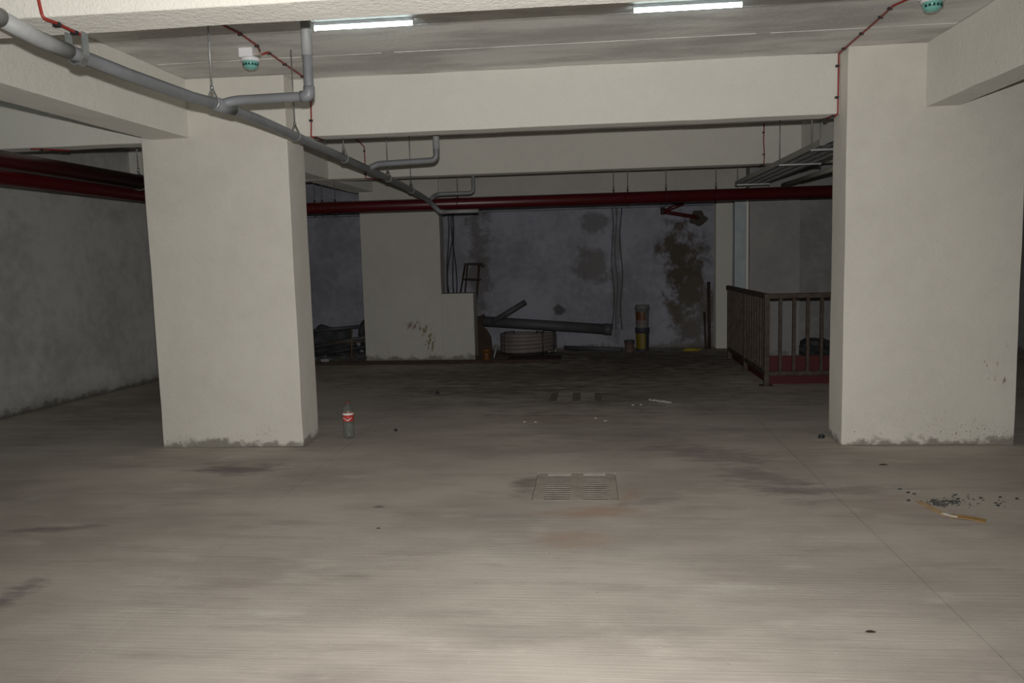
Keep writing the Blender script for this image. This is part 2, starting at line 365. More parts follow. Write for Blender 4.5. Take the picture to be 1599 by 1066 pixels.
def tag(o, label=None, cat=None, group=None, kind=None):
    if label: o['label'] = label
    if cat: o['category'] = cat
    if group: o['group'] = group
    if kind: o['kind'] = kind
    return o
def thing(name, label, cat, loc=(0, 0, 0), group=None, kind=None):
    o = bpy.data.objects.new(name, None); COL.objects.link(o); o.location = loc; o['_w'] = list(loc); o.empty_display_size = 0.1
    return tag(o, label, cat, group, kind)
def bx(name, mat, parent, *a, bevel=0):
    bm = new(); box(bm, *a); return obj(name, bm, mat, parent, bevel)
def tb(name, mat, parent, pts, r, n=14, **k):
    bm = new(); tube(bm, pts, r, n, **k); return obj(name, bm, mat, parent)

# ------------------------------------------------------------------ the setting
H = 2.96; ZB = 2.50; YN, YF = -3.0, 12.8; XL, XR = -7.4, 6.2
J1, J2 = -1.985, 1.48; G = 0.003
DR = [(-0.105, 5.088, 0.62), (-0.155, 8.40, 0.50)]      # drain centres and lengths
def dr_rect(d): return (d[0]-0.268, d[0]+0.268, d[1]-d[2]/2, d[1]+d[2]/2)
ra, rb = dr_rect(DR[0]), dr_rect(DR[1])
bm = new()
plate(bm, [XL, ra[0]+0.03, ra[1]-0.03, XR], [YN, ra[2]+0.03, ra[3]-0.03, rb[2]+0.03, rb[3]-0.03, YF+0.4], {(1, 1), (1, 3)}, -0.20, -0.03)
box(bm, XL, XR, YN, YF+0.4, -0.24, -0.20)
floor = tag(obj('floor', bm, PIT), 'grey beige concrete floor of the parking basement', 'floor', kind='structure')
floor['_w'] = [0, 0, 0]
def slab(x0, x1, holes=False):
    bm = new()
    if holes: plate(bm, [x0, rb[0], ra[0], rb[1], ra[1], x1], [YN, ra[2], ra[3], rb[2], rb[3], YF+0.3], {(2, 1), (3, 1), (1, 3), (2, 3)}, -0.03, 0.0)
    else: box(bm, x0, x1, YN, YF+0.3, -0.03, 0.0)
    obj('floor_slab', bm, FLOOR, floor)
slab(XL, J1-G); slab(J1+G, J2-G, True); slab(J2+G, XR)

ceil = tag(bx('ceiling', CEIL, None, XL, XR, YN, YF+0.4, H, H+0.15), 'grey concrete ceiling slab with white joint lines', 'ceiling', kind='structure')
ceil['_w'] = [0, 0, 0]
for y in (5.07, 5.70, 8.0):
    bm = new(); n = 60; w_ = 0.0032
    for i in range(n):
        a, b = -3.1+i*5.55/n, -3.1+(i+1)*5.55/n
        if random.random() < 0.03: continue
        o_ = noise.noise(Vector((a*2, y, 0)))*0.006
        box(bm, a, b, y-w_+o_, y+w_+o_, H-0.003, H+0.001)
    obj('joint_ridge', bm, RIDGE, ceil)

bm = new()
def lx(y): return -5.94+(y-7.37)*0.114
vs = []
ny, nz = 60, 14
grid = [[bm.verts.new((lx(YN+(YF+0.3-YN)*j/ny)+noise.noise(Vector((j*0.5, k*0.7, 3)))*0.012, YN+(YF+0.3-YN)*j/ny, H*k/nz)) for k in range(nz+1)] for j in range(ny+1)]
for j in range(ny):
    for k in range(nz):
        f = bm.faces.new((grid[j][k], grid[j+1][k], grid[j+1][k+1], grid[j][k+1])); f.smooth = True
ext = bmesh.ops.extrude_face_region(bm, geom=bm.faces[:])
bmesh.ops.translate(bm, verts=[g for g in ext['geom'] if isinstance(g, bmesh.types.BMVert)], vec=(-0.15, 0, 0))
tag(obj('wall_left', bm, WALLL), 'grey plastered wall along the left side', 'wall', kind='structure')
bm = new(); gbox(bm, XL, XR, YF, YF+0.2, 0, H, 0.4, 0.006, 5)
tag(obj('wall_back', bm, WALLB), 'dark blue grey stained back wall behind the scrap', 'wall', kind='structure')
tag(bx('wall_right', WALLL, None, XR-0.2, XR, YN, YF, 0, H), 'grey plastered wall at the far right', 'wall', kind='structure')
tag(bx('wall_front', WALLL, None, XL, XR, YN-0.2, YN, 0, H), 'grey plastered wall behind the viewer', 'wall', kind='structure')

def pillar(label, a, step=0.16, mat=None, amp=0.005, name='pillar', seed=0):
    bm = new(); gbox(bm, *a, step, amp, seed)
    return tag(obj(name, bm, mat or WHITE, bevel=0.006), label, 'pillar', kind='structure')
pillar('wide white painted pillar at left, beside the plastic bottle', (-3.54, -2.34, 6.17, 6.54, 0, H), seed=1)
pillar('wide white painted pillar at right, in front of the railing', (1.905, 3.155, 6.17, 6.50, 0, H), seed=2)
pillar('distant white pillar standing left of the low white pier', (-3.36, -2.17, 11.62, 11.95, 0, H), seed=3, mat=WHITE_DIM)
pillar('narrow white pillar on the back wall beside the railing end', (1.96, 2.21, 12.55, 12.8, 0, H), mat=BEAM, seed=4)
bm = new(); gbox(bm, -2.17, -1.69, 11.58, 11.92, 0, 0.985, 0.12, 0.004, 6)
tag(obj('low_pier', bm, WHITE_DIM, bevel=0.006), 'low white pier against the distant pillar, a rusty stool frame behind it', 'pier', kind='structure')
pillar('broad grey wall stub standing behind the railing', (2.24, 2.93, 11.42, 11.75, 0, H), mat=WALLR, seed=8, amp=0.004, name='wall_stub')
tag(bx('wall_recess', WALLD, None, 2.93, XR-0.2, 12.0, 12.2, 0, H), 'dark grey recessed wall behind the railing at right', 'wall', kind='structure')

def beam(label, a, seed=0, step=0.2, mat=None):
    bm = new(); gbox(bm, *a, step, 0.0045, seed)
    tag(obj('ceiling_beam', bm, mat or BEAM, bevel=0.006), label, 'beam', kind='structure')
beam('nearest white cross beam, at the top edge of the photo', (XL, XR, 3.10, 3.34, ZB, H), 1)
beam('white cross beam joining the two big pillars', (XL+.4, XR, 6.36, 6.56, 2.51, H), 2)
beam('second white cross beam, just beyond the two big pillars', (XL+.8, XR, 9.60, 9.84, ZB, H), 3)
beam('farthest pale cross beam, over the distant pillar', (-3.14, 2.24, 11.66, 11.9, 2.36, H), 4, mat=BEAM_DIM)
beam('dark edge beam running along the top of the back wall', (-5.6, 1.95, 12.6, 12.8, 2.22, H), 5, mat=WALLB)
beam('white lengthwise beam over the big left pillar', (-3.47, -3.14, YN, 11.8, 2.505, H), 6)
beam('white lengthwise beam over the big right pillar', (2.455, 2.69, YN, 11.5, 2.505, H), 7)

# ------------------------------------------------------------------ drain covers in the floor
def drain(d, label, mat):
    x, y, L = d; x0, x1, y0, y1 = dr_rect(d)
    t = thing('drain_cover', label, 'drain', (x, y, 0), 'slotted drain covers in the floor')
    g = 0.006
    ga = (x-0.195, x-0.035); gb = (x+0.05, x+0.200)
    ys0, ys1 = y0+0.02, y1-0.02
    bm = new(); plate(bm, [x0+g, ga[0], ga[1], gb[0], gb[1], x1-g], [y0+g, ys0, ys1, y1-0.001], {(1, 1), (3, 1)}, -0.008, -0.001)
    obj('frame', bm, mat, t)
    n = 13; p = (ys1-ys0)/n
    bx('bearer', mat, t, x0+0.001, x0+0.03, y0+g, y1-g, -0.03, -0.008); bx('bearer', mat, t, x1-0.03, x1-0.001, y0+g, y1-g, -0.03, -0.008)
    for a, b in (ga, gb): bx('silt', PIT, t, a, b, ys0-0.015, ys1+0.015, -0.042, -0.024)
    for a, b in (ga, gb):
        for k in range(n+1):
            yc = ys0+p*k; w_ = p*0.24
            lo, hi = max(ys0, yc-w_), min(ys1, yc+w_)
            bx('bar', mat, t, a, b, lo, hi, -0.0065, -0.003+random.uniform(-.001, 0))
drain(DR[0], 'slotted concrete drain cover in the floor midway between the big pillars', SLATC)
drain(DR[1], 'dark damp drain cover in the floor farther back toward the scrap', SLATD)

# ------------------------------------------------------------------ pipes
t = thing('drain_pipe', 'long grey plastic drain pipe slung under the beams from upper left', 'pipe', (-2.05, 5, 2.4))
main = [(-2.30, 1.3, 2.49), (-2.22, 2.6, 2.462), (-2.2, 2.921, 2.449), (-2.18, 3.101, 2.418), (-2.16, 3.334, 2.406), (-2.13, 3.643, 2.394), (-2.095, 4.182, 2.392), (-2.08, 4.482, 2.408), (-2.055, 4.918, 2.402),
        (-2.02, 5.591, 2.376), (-2.0, 6.255, 2.355), (-1.985, 6.558, 2.341), (-1.97, 7.162, 2.324), (-1.95, 8.456, 2.285), (-1.94, 9.214, 2.246), (-1.93, 9.72, 2.208), (-1.888, 9.86, 2.143), (-1.83, 9.86, 2.085), (-1.76, 9.86, 2.076)]
tb('pipe', GREYP, t, main, 0.0305, 16)
tb('coupling', LIGHTP, t, [(-2.212, 2.72, 2.457), (-2.2, 2.921, 2.449)], 0.036, 16)
tb('repair_sleeve', LIGHTP, t, [(-2.199, 2.93, 2.447), (-2.18, 3.101, 2.419), (-2.165, 3.27, 2.409)], 0.0325, 16)
tb('coupling', GREYP, t, [(-2.083, 4.42, 2.405), (-2.072, 4.62, 2.406)], 0.038, 16)
tb('branch_pipe', GREYP, t, bend([(-2.08, 4.48, 2.408), (-2.0, 4.50, 2.432), (-1.56, 4.50, 2.436), (-1.56, 4.50, H)], 0.06), 0.027, 14)
tb('coupling', GREYP, t, bend([(-1.61, 4.50, 2.436), (-1.56, 4.50, 2.436), (-1.56, 4.50, 2.49)], 0.03), 0.032, 14)
tb('coupling', LIGHTP, t, [(-1.56, 4.50, 2.66), (-1.56, 4.50, H)], 0.030, 14)
tb('branch_pipe', GREYP, t, bend([(-1.97, 7.16, 2.324), (-1.89, 7.17, 2.366), (-1.34, 7.17, 2.382), (-1.34, 7.17, H)], 0.06), 0.027, 14)
tb('coupling', LIGHTP, t, [(-1.34, 7.17, 2.48), (-1.34, 7.17, H)], 0.030, 14)
tb('branch_pipe', GREYP, t, bend([(-1.93, 9.72, 2.215), (-1.87, 9.90, 2.302), (-1.41, 9.95, 2.307), (-1.41, 9.95, H)], 0.06), 0.024, 12)
tb('branch_pipe', LIGHTP, t, [(-1.80, 9.86, 2.078), (-1.34, 9.86, 2.079)], 0.024, 12)

def hanger(x, y, z, rp, ztop, mat=ROD, label='', grp='pipe hangers', dia=1.0, ax='y'):
    t = thing('pipe_hanger', label, 'hanger', (x, y, z), grp)
    h = rp*2.6*dia if rp < 0.05 else rp+0.035
    tb('rod', mat, t, [(x, y, z+h), (x, y, ztop)], 0.005, 6)
    a0 = 200 if rp < 0.05 else 262; pts = []
    for k in range(25):
        a = math.radians(-a0+k*((2*a0-180)/24)); dx = math.cos(a)*(rp+0.004); pts.append((x+(dx if ax == 'y' else 0), y+(dx if ax == 'x' else 0), z+math.sin(a)*(rp+0.004)))
    pts = [(x, y, z+h)]+pts+[(x, y, z+h)]
    tb('clamp', REDP if ax == 'x' else mat, t, pts, 0.0045 if rp < 0.05 else 0.0055, 6)
    lathe_bm = new(); q = 0.018 if rp < 0.05 else 0.04; lathe(lathe_bm, [(0, 0), (0.011, 0), (0.011, q), (0, q)], 6, (x, y, z+h-0.009)); obj('nut', lathe_bm, mat, t)
    return t
# broad strap at the first beam
XS, ZS = -2.16, 2.406
t = thing('strap_hanger', 'broad metal strap holding the grey pipe under the nearest beam', 'hanger', (XS, 3.32, ZS))
for sd in (-1, 1):
    bx('strap', GALV, t, XS+sd*0.037-0.003, XS+sd*0.037+0.003, 3.30, 3.34, ZS-0.005, 2.505)
bm = new()
for k in range(12):
    q = [(XS+0.037*math.cos(math.radians(v)), ZS-0.003+0.037*math.sin(math.radians(v))) for v in (180+k*15, 195+k*15)]
    bm.faces.new([bm.verts.new((q[i][0], yy, q[i][1])) for i, yy in ((0, 3.30), (1, 3.30), (1, 3.34), (0, 3.34))])
so = obj('strap_loop', bm, GALV, t); sm = so.modifiers.new('s', 'SOLIDIFY'); sm.thickness = 0.005
hanger(-2.085, 4.40, 2.405, 0.0315, H, GALV, 'rod hanger where the first branch leaves the grey pipe')
hanger(-2.022, 5.50, 2.380, 0.0315, H, ROD, 'rod hanger on the grey pipe by the right edge of the big left pillar')
hanger(-1.987, 6.50, 2.343, 0.0315, 2.515, ROD, 'short hanger on the grey pipe, right under the main cross beam')
hanger(-1.958, 7.83, 2.305, 0.0315, H, ROD, 'rod hanger on the grey pipe beyond the main cross beam')
hanger(-1.945, 8.80, 2.268, 0.0315, H, ROD, 'farthest rod hanger on the grey pipe, just above the red pipe')

t = thing('fire_main_pipe', 'thick dark red pipe crossing the hall beyond the second beam', 'pipe', (0, 10, 2.185))
tb('pipe', REDP, t, bend([(-4.72, -2.5, 2.265), (-4.72, 8.9, 2.262), (-4.72, 10.0, 2.187), (-3.6, 10.0, 2.187), (5.8, 10.0, 2.181)], 0.16, 6), 0.074, 20)
t = thing('fire_branch_pipe', 'nearer of the two red pipes running beside the left wall', 'pipe', (-4.4, 5, 2.325))
tb('pipe', REDP, t, [(-4.4, -2.5, 2.325), (-4.4, 9.80, 2.33)], 0.072, 20)
for x, lab in ((-3.47, 'steel rod hanger on the red pipe, leftmost beside the big left pillar'), (-3.37, 'steel rod hanger on the red pipe, second right of the big left pillar'),
               (-3.20, 'thick looped hanger on the red pipe, third right of the big left pillar'), (-1.62, 'steel rod hanger on the red pipe beside the grey pipe end'),
               (0.324, 'left of the close pair of rods on the red pipe, near mid photo'), (0.496, 'right of the close pair of rods on the red pipe, near mid photo'),
               (0.961, 'rod hanger on the red pipe above the broken wall hole, left one'), (1.561, 'rod hanger on the red pipe just left of the cable tray end')):
    hanger(x, 10.0, 2.185, 0.076, H, ROD, lab, grp='rod hangers along the red pipe', ax='x')
hanger(-4.4, 7.58, 2.328, 0.074, H, GALV, 'rod hanger on the left red pipe, beside the big left pillar', grp='rod hangers along the red pipe')

# ------------------------------------------------------------------ cable tray
t = thing('cable_tray', 'dark steel cable tray running back behind the big right pillar', 'cable tray', (2.02, 8.4, 2.32))
x0, x1, ya, yb, z0 = 1.85, 2.19, 6.64, 10.35, 2.315
bm = new()
ys = [ya+(yb-ya)*k/74 for k in range(75)]
xs = [x0, x0+.04, x0+.10, x0+.14, x0+.20, x0+.24, x0+.30, x1]
plate(bm, xs, ys, {(i, j) for i in (1, 3, 5) for j in range(1, 74, 2)}, z0, z0+0.003)
obj('perforated_base', bm, TRAYM, t)
bx('side_rail', RAILP, t, x0-0.002, x0+0.001, ya, yb, z0, z0+0.052)
bx('side_rail', GALV, t, x1-0.001, x1+0.002, ya, yb, z0, z0+0.052)
tb('cable', BLACKC, t, [(1.95, ya, z0+.02), (1.93, 8, z0+.02), (1.96, yb-.2, z0+.02)], 0.015, 8)
tb('cable', BLACKC, t, [(2.03, ya, z0+.02), (2.05, 8, z0+.02), (2.02, yb-.2, z0+.02)], 0.018, 8)
for y, lab in ((6.85, 'trapeze bracket under the cable tray, nearest, beside the big right pillar'), (7.95, 'trapeze bracket under the cable tray, the middle one'), (10.12, 'trapeze bracket at the far end of the cable tray, by the red pipe')):
    g = thing('trapeze_bracket', lab, 'bracket', (2.02, y, 2.30), 'cable tray brackets')
    bx('cross_bar', GALV, g, x0-0.02, x1+0.03, y-0.015, y+0.015, z0-0.016, z0-0.002)
    tb('rod', ROD, g, [(x0-0.012, y, z0-0.03), (x0-0.012, y, H)], 0.005, 6)
    tb('rod', ROD, g, [(x1+0.022, y, z0-0.03), (x1+0.022, y, H)], 0.005, 6)
tag(tb('conduit', RAILP, None, [(2.33, 6.7, 2.24), (2.33, 9.9, 2.27)], 0.024, 10), 'thin grey conduit running beside the cable tray', 'conduit')

# ------------------------------------------------------------------ detectors, cable
def detector(x, y, label, z=H, rot=0.0):
    t = thing('smoke_detector', label, 'detector', (x, y, z), 'ceiling detectors')
    bx('junction_box', WPL, t, x-0.058, x+0.038, y-0.048, y+0.048, z-0.062, z, bevel=0.005)
    bm = new(); lathe(bm, [(0, 0), (0.062, 0), (0.064, -0.016), (0.058, -0.026), (0, -0.026)], 24, (x+0.004, y, z-0.060)); obj('base', bm, WPL, t)
    bm = new(); lathe(bm, [(0.0, 0), (0.053, 0), (0.053, -0.020), (0.049, -0.026), (0.044, -0.038), (0.028, -0.050), (0, -0.054)], 24, (x+0.004, y, z-0.085)); d = obj('dome', bm, TEAL, t)
    for a in range(-150, 0, 24):
        ca, sa = math.cos(math.radians(a)), math.sin(math.radians(a))
        M = Matrix.Translation((x+0.004+ca*0.051, y+sa*0.051, z-0.108)) @ Matrix.Rotation(math.radians(a+90), 4, 'Z')
        bm = new(); box(bm, -0.0065, 0.0065, -0.0035, 0.0035, -0.007, 0.007, M); obj('vent', bm, TEALD, d)
    bm = new(); box(bm, x+0.036, x+0.075, y-0.02, y+0.02, z-0.05, z-0.02); obj('gland', bm, SLATC, t)
detector(-2.285, 5.42, 'white and teal detector on the ceiling near the big left pillar')
detector(1.965, 4.90, 'white and teal detector on the ceiling above the big right pillar')

def cable(pts, clips, label):
    t = thing('alarm_cable', label, 'cable', pts[0], 'red alarm cables')
    tb('cable', CABLE, t, bend(pts, 0.02, 3), 0.0065, 8)
    for c in clips:
        bx('clip', BLACK, t, c[0]-0.016, c[0]+0.010, c[1]-0.010, c[1]+0.010, c[2]-0.008, c[2]+0.008)
    return t
c = 0.007
cable([(-2.16, 3.1-c, H-.01), (-2.16, 3.1-c, 2.566), (-2.148, 3.1-c, 2.5-c), (-2.137, 3.15, 2.5-c), (-2.147, 3.31, 2.5-c), (-2.14, 3.34+c, 2.5-c), (-2.17, 3.34+c, H-c), (-2.195, 4.6, H-c), (-2.197, 4.873, H-c), (-2.176, 5.034, H-c), (-2.19, 5.34, H-c), (-2.215, 5.43, H-c-.01)],
      [(-2.14, 3.17, 2.49), (-2.146, 3.29, 2.49), (-2.18, 5.05, H-c), (-2.19, 5.33, H-c)], 'red cable crossing under the nearest beam to the left detector')
cable([(-2.215, 5.44, H-c-.03), (-2.185, 5.50, H-c), (-2.2, 5.85, H-c), (-2.213, 6.27, H-c), (-2.20, 6.36-c, H-.02), (-2.191, 6.35, 2.82), (-2.196, 6.35, 2.63), (-2.205, 6.35, 2.51-c), (-2.178, 6.40, 2.51-c), (-2.17, 6.565, 2.51-c)],
      [(-2.187, 5.53, H-c), (-2.2, 5.85, H-c), (-2.212, 6.25, H-c), (-2.191, 6.35, 2.80), (-2.196, 6.35, 2.63), (-2.18, 6.39, 2.50), (-2.175, 6.53, 2.50)], 'red cable running from the left detector down the main cross beam')
cable([(-2.75, 9.50, H-.02), (-2.744, 9.6-c, 2.94), (-2.675, 9.6-c, 2.87), (-2.677, 9.6-c, 2.5-c), (-2.60, 9.70, 2.5-c), (-2.52, 9.84, 2.5-c)],
      [(-2.676, 9.595, 2.82), (-2.677, 9.595, 2.54), (-2.55, 9.8, 2.49)], 'red cable dropping down the second cross beam at left')
cable([(-4.62, 6.353, 2.50), (-4.57, 6.40, 2.503), (-4.40, 6.55, 2.503)], [(-4.56, 6.41, 2.50)], 'short red cable crossing under the main beam above the left red pipes')
cable([(1.93, 4.90, H-.03), (1.90, 5.10, H-c), (1.865, 5.20, H-c), (1.875, 5.43, H-c), (1.885, 5.83, H-c), (1.892, 6.23, H-c), (1.892, 6.36-c, H-.01), (1.892, 6.35, 2.86), (1.892, 6.35, 2.51-c), (1.87, 6.40, 2.51-c), (1.847, 6.56, 2.51-c)],
      [(1.868, 5.26, H-c), (1.876, 5.44, H-c), (1.884, 5.82, H-c), (1.891, 6.22, H-c), (1.886, 6.35, 2.86), (1.886, 6.35, 2.63), (1.875, 6.39, 2.50), (1.85, 6.52, 2.50)], 'red cable from the right detector down beside the big right pillar')
cable([(2.04, 9.595, H-.01), (2.035, 9.593, 2.75), (2.045, 9.593, 2.6), (2.04, 9.593, 2.5-c), (2.03, 9.8, 2.5-c)],
      [(2.036, 9.593, 2.85), (2.04, 9.593, 2.6)], 'short red cable on the second cross beam, above the cable tray')

# ------------------------------------------------------------------ tube lamps
def tube_lamp(x0, x1, y, label):
    t = thing('tube_lamp', label, 'lamp', ((x0+x1)/2, y, H), 'ceiling tube lamps')
    bx('housing', WPL, t, x0, x1, y-0.012, y+0.012, H-0.022, H, bevel=0.003)
    tb('tube', TUBE, t, [(x0+0.006, y, H-0.034), (x1-0.006, y, H-0.034)], 0.013, 12)
    for x in (x0, x1-0.006): bx('end_cap', WPL, t, x, x+0.006, y-0.014, y+0.014, H-0.05, H-0.018)
tube_lamp(-1.655, -1.03, 4.92, 'lit white tube lamp on the ceiling, left of the two')
tube_lamp(0.285, 0.92, 4.92, 'lit white tube lamp on the ceiling, right one at the top edge')

tube_lamp(-5.1, -4.48, 4.92, 'unseen tube lamp added to cool the light in the left bay')  # unseen lamp, added to cool the light on the left beams
tube_lamp(-6.25, -5.63, 4.92, 'second unseen tube lamp added for cool light in the left bay')  # another added lamp, strengthens the cool fill from the left

# ------------------------------------------------------------------ bottle
t = thing('plastic_bottle', 'clear plastic bottle with a red label beside the big left pillar', 'bottle', (-2.055, 6.49, 0))
prof = [(0.0, 0.004), (0.034, 0.0), (0.044, 0.006), (0.047, 0.02), (0.047, 0.06), (0.045, 0.075), (0.047, 0.09), (0.047, 0.145), (0.0455, 0.15), (0.0455, 0.222), (0.047, 0.228), (0.044, 0.242), (0.034, 0.262), (0.020, 0.280), (0.0145, 0.288), (0.0145, 0.305)]
bm = new(); lathe(bm, prof, 28, (-2.055, 6.49, 0)); o = obj('body', bm, CLEAR, t); s_ = o.modifiers.new('s', 'SOLIDIFY'); s_.thickness = 0.0012
bm = new(); lathe(bm, [(0.0463, 0.151), (0.0463, 0.221)], 28, (-2.055, 6.49, 0)); lb = obj('label', bm, LABELR, t); lb['label'] = 'red wrap label with white print'
bm = new(); lathe(bm, [(0.0468, 0.205), (0.0468, 0.222)], 28, (-2.055, 6.49, 0)); obj('print_band', bm, LABELW, lb)
bm = new()
for k in range(14):                                   # the white flowing stroke on the label
    for j in (0,):
        a0, a1 = [math.radians(-150+q*8) for q in (k, k+1)]
        z0_, z1_ = [0.168+0.010*math.sin(q*0.55) for q in (k, k+1)]
        f = [(-2.055+0.0472*math.cos(a), 6.49+0.0472*math.sin(a), z) for a, z in ((a0, z0_), (a1, z1_), (a1, z1_+0.007), (a0, z0_+0.007))]
        bm.faces.new([bm.verts.new(p) for p in f])
obj('print_stroke', bm, LABELW, lb)
bm = new(); lathe(bm, [(0, 0.317), (0.0135, 0.317), (0.0155, 0.314), (0.0155, 0.297), (0, 0.297)], 18, (-2.055, 6.49, 0)); obj('cap', bm, simple('dull_red_cap', (0.22, 0.06, 0.055), 0.5), t)

# ------------------------------------------------------------------ railing
t = thing('guard_railing', 'rusty brown steel railing with upright bars beside the big right pillar', 'railing', (1.95, 8.97, 0))
CX, CY = 1.95, 8.97
def sq(name, x, y, z0, z1, w=0.036, mat=RUST): return bx(name, mat, t, x-w/2, x+w/2, y-w/2, y+w/2, z0, z1, bevel=0.003)
sq('post', CX, CY, 0, 1.0, 0.055)
bx('foot_plate', RUST, t, CX-0.07, CX+0.07, CY-0.05, CY+0.05, 0.0, 0.010)
bx('top_rail', RUST, t, CX-0.03, 3.9, CY-0.028, CY+0.028, 0.97, 1.025, bevel=0.006)
bx('top_rail', RUST, t, CX-0.028, CX+0.028, CY-0.03, 11.42, 0.97, 1.025, bevel=0.006)
bx('bottom_rail', RUST, t, CX, 3.9, CY-0.02, CY+0.02, 0.115, 0.165, bevel=0.003)
bx('bottom_rail', RUST, t, CX-0.02, CX+0.02, CY, 11.35, 0.115, 0.165, bevel=0.003)
for k in range(1, 14): sq('baluster', CX+0.147*k, CY, 0.165, 0.97, 0.034)
for k in range(1, 17):
    if k in (8, 16): sq('post', CX, CY+0.147*k, 0, 0.97, 0.05)
    else: sq('baluster', CX, CY+0.147*k, 0.165, 0.97, 0.034)
sq('post', 3.92, CY, 0, 1.0, 0.05)
t = thing('toe_board', 'low red painted board around the foot of the railing', 'board', (1.99, 9.04, 0))
bx('board', REDBRD, t, 1.995, 3.85, 9.10, 9.13, 0.0, 0.315)
bx('board', REDBRD, t, 1.995, 2.02, 9.13, 11.30, 0.0, 0.11)
bm = new(); lump(bm, (3.2, 11.6, 0.07), (0.26, 0.2, 0.16), 4, 3, 0.3); 
for v in bm.verts: v.co.z = max(v.co.z, 0.0)
tag(obj('rag_pile', bm, TARP), 'dark crumpled rag lying behind the railing bars', 'rag')

# ramp-side trunking, light caught on its edge painted as a pale strip
t = thing('metal_trunking', 'tall galvanised panel behind the railing, light on its edge painted pale', 'panel', (2.12, 11.4, 0))
bx('panel', GALVPANEL, t, 2.035, 2.19, 11.41, 11.47, 0, 2.28)
bx('edge_glint', PAPER_GLINT, t, 2.192, 2.222, 11.39, 11.46, 0, 2.28)
for k in range(19): bx('rivet', ROD, t, 2.176, 2.184, 11.403, 11.41, 0.3+k*0.1, 0.308+k*0.1)
# rusty leaning bars by the narrow pillar
tag(tb('steel_bar', RUST2, None, [(1.86, 12.55, 0.0), (1.87, 12.70, 1.03)], 0.026, 8), 'rusty steel bar leaning on the wall by the narrow pillar, taller one', 'bar')
tag(tb('steel_bar', RUST2, None, [(1.80, 12.5, 0.0), (1.80, 12.66, 0.56)], 0.018, 8), 'short rusty steel bar leaning on the wall by the narrow pillar', 'bar')

# ------------------------------------------------------------------ back wall fittings
t = thing('pipe_stub', 'dark red pipe stub coming out of a broken hole in the back wall', 'pipe', (1.7, 12.78, 2.03))
tb('pipe', REDP, t, bend([(1.72, 12.82, 2.03), (1.66, 12.6, 2.04), (1.16, 12.55, 2.13), (1.30, 12.5, 2.19), (1.46, 12.5, 2.245)], 0.05), 0.03, 12)
tb('flange', RUST2, t, [(1.155, 12.55, 2.09), (1.155, 12.55, 2.20)], 0.035, 12)
bm = new(); lump(bm, (1.72, 12.80, 2.02), (0.13, 0.015, 0.13), 3, 2, 0.3); tag(obj('wall_hole', bm, PIT, t), 'dark broken hole')
for i, (x, r) in enumerate(((0.385, 0.011), (0.44, 0.008), (0.52, 0.013))):
    pts = [(x+0.02*math.sin(k*0.9+i), 12.775, 2.22-k*0.16) for k in range(13)]
    tag(tb('wall_cable', DPIPE, None, pts, r*0.7, 6), ('brown cable hanging down the back wall, left of the three', 'thin brown cable hanging down the back wall, between two thicker ones', 'thick brown cable hanging down the back wall, right of the three')[i], 'cable', 'cables down the back wall')
for i, (x, dx) in enumerate(((-2.125, 0.03), (-2.09, 0.06), (-2.05, 0.02), (-2.04, -0.03))):
    pts = [(x+dx*math.sin(k*0.55), 12.02+0.02*i, 2.46-k*0.15) for k in range(11)]
    tag(tb('dangling_wire', BLACKC, None, pts, 0.010, 6), ('black wire dangling behind the distant pillar, nearest its edge', 'black wire dangling behind the distant pillar, second from its edge', 'black wire dangling behind the distant pillar, third from its edge', 'black wire dangling behind the distant pillar, farthest from its edge')[i], 'wire', 'wires dangling beside the distant pillar')

# rusty stool frame standing behind the pier
t = thing('stool_frame', 'rusty metal stool frame sticking up behind the low white pier', 'stool', (-1.83, 12.15, 0))
for (a, b) in (((-2.15, 12.05, 0.0), (-1.88, 12.12, 1.41)), ((-1.80, 12.05, 0.0), (-1.67, 12.12, 1.41)), ((-2.05, 12.38, 0.0), (-1.86, 12.22, 1.41)), ((-1.86, 12.38, 0.0), (-1.67, 12.22, 1.41))):
    tb('leg', RUST2, t, [a, b], 0.014, 8)
bx('top_plate', RUST2, t, -1.90, -1.62, 12.10, 12.24, 1.395, 1.425)
tb('rung', RUST2, t, [(-1.93, 12.10, 1.18), (-1.68, 12.10, 1.165)], 0.012, 8)
tb('rung', RUST2, t, [(-1.91, 12.24, 1.18), (-1.66, 12.24, 1.165)], 0.012, 8)
tb('handle', RUST2, t, [(-1.66, 12.11, 1.41), (-1.60, 12.1, 1.36), (-1.58, 12.1, 1.40)], 0.012, 6)

# ------------------------------------------------------------------ scrap on the floor at the back
tag(bx('steel_angle', RUST2, None, -4.3, -0.44, 11.16, 11.22, 0.0, 0.045, bevel=0.004), 'long rusty steel bar lying on the floor before the distant pillar', 'bar')
t = thing('hose_coil', 'coil of off white corrugated hose lying before the back wall', 'hose', (-0.95, 12.31, 0))
bm = new(); pts = []
turns = 5; N = 34*turns
for k in range(N+1):
    a = 2*math.pi*k/34; R_ = 0.405+0.018*math.sin(k*0.37)
    pts.append((-0.95+R_*math.cos(a), 12.31+R_*0.9*math.sin(a), 0.035+0.056*k/34+0.006*math.sin(k*0.21)))
tube(bm, pts, [0.033+0.004*(k % 2) for k in range(N+1)], 10); obj('hose', bm, HOSE, t)
bm = new(); pts2 = [(-0.95+(p[0]+0.95)*0.80, 12.31+(p[1]-12.31)*0.80, p[2]) for p in pts[:34*4]]
tube(bm, pts2, 0.034, 10); obj('inner_hose', bm, HOSE, t)
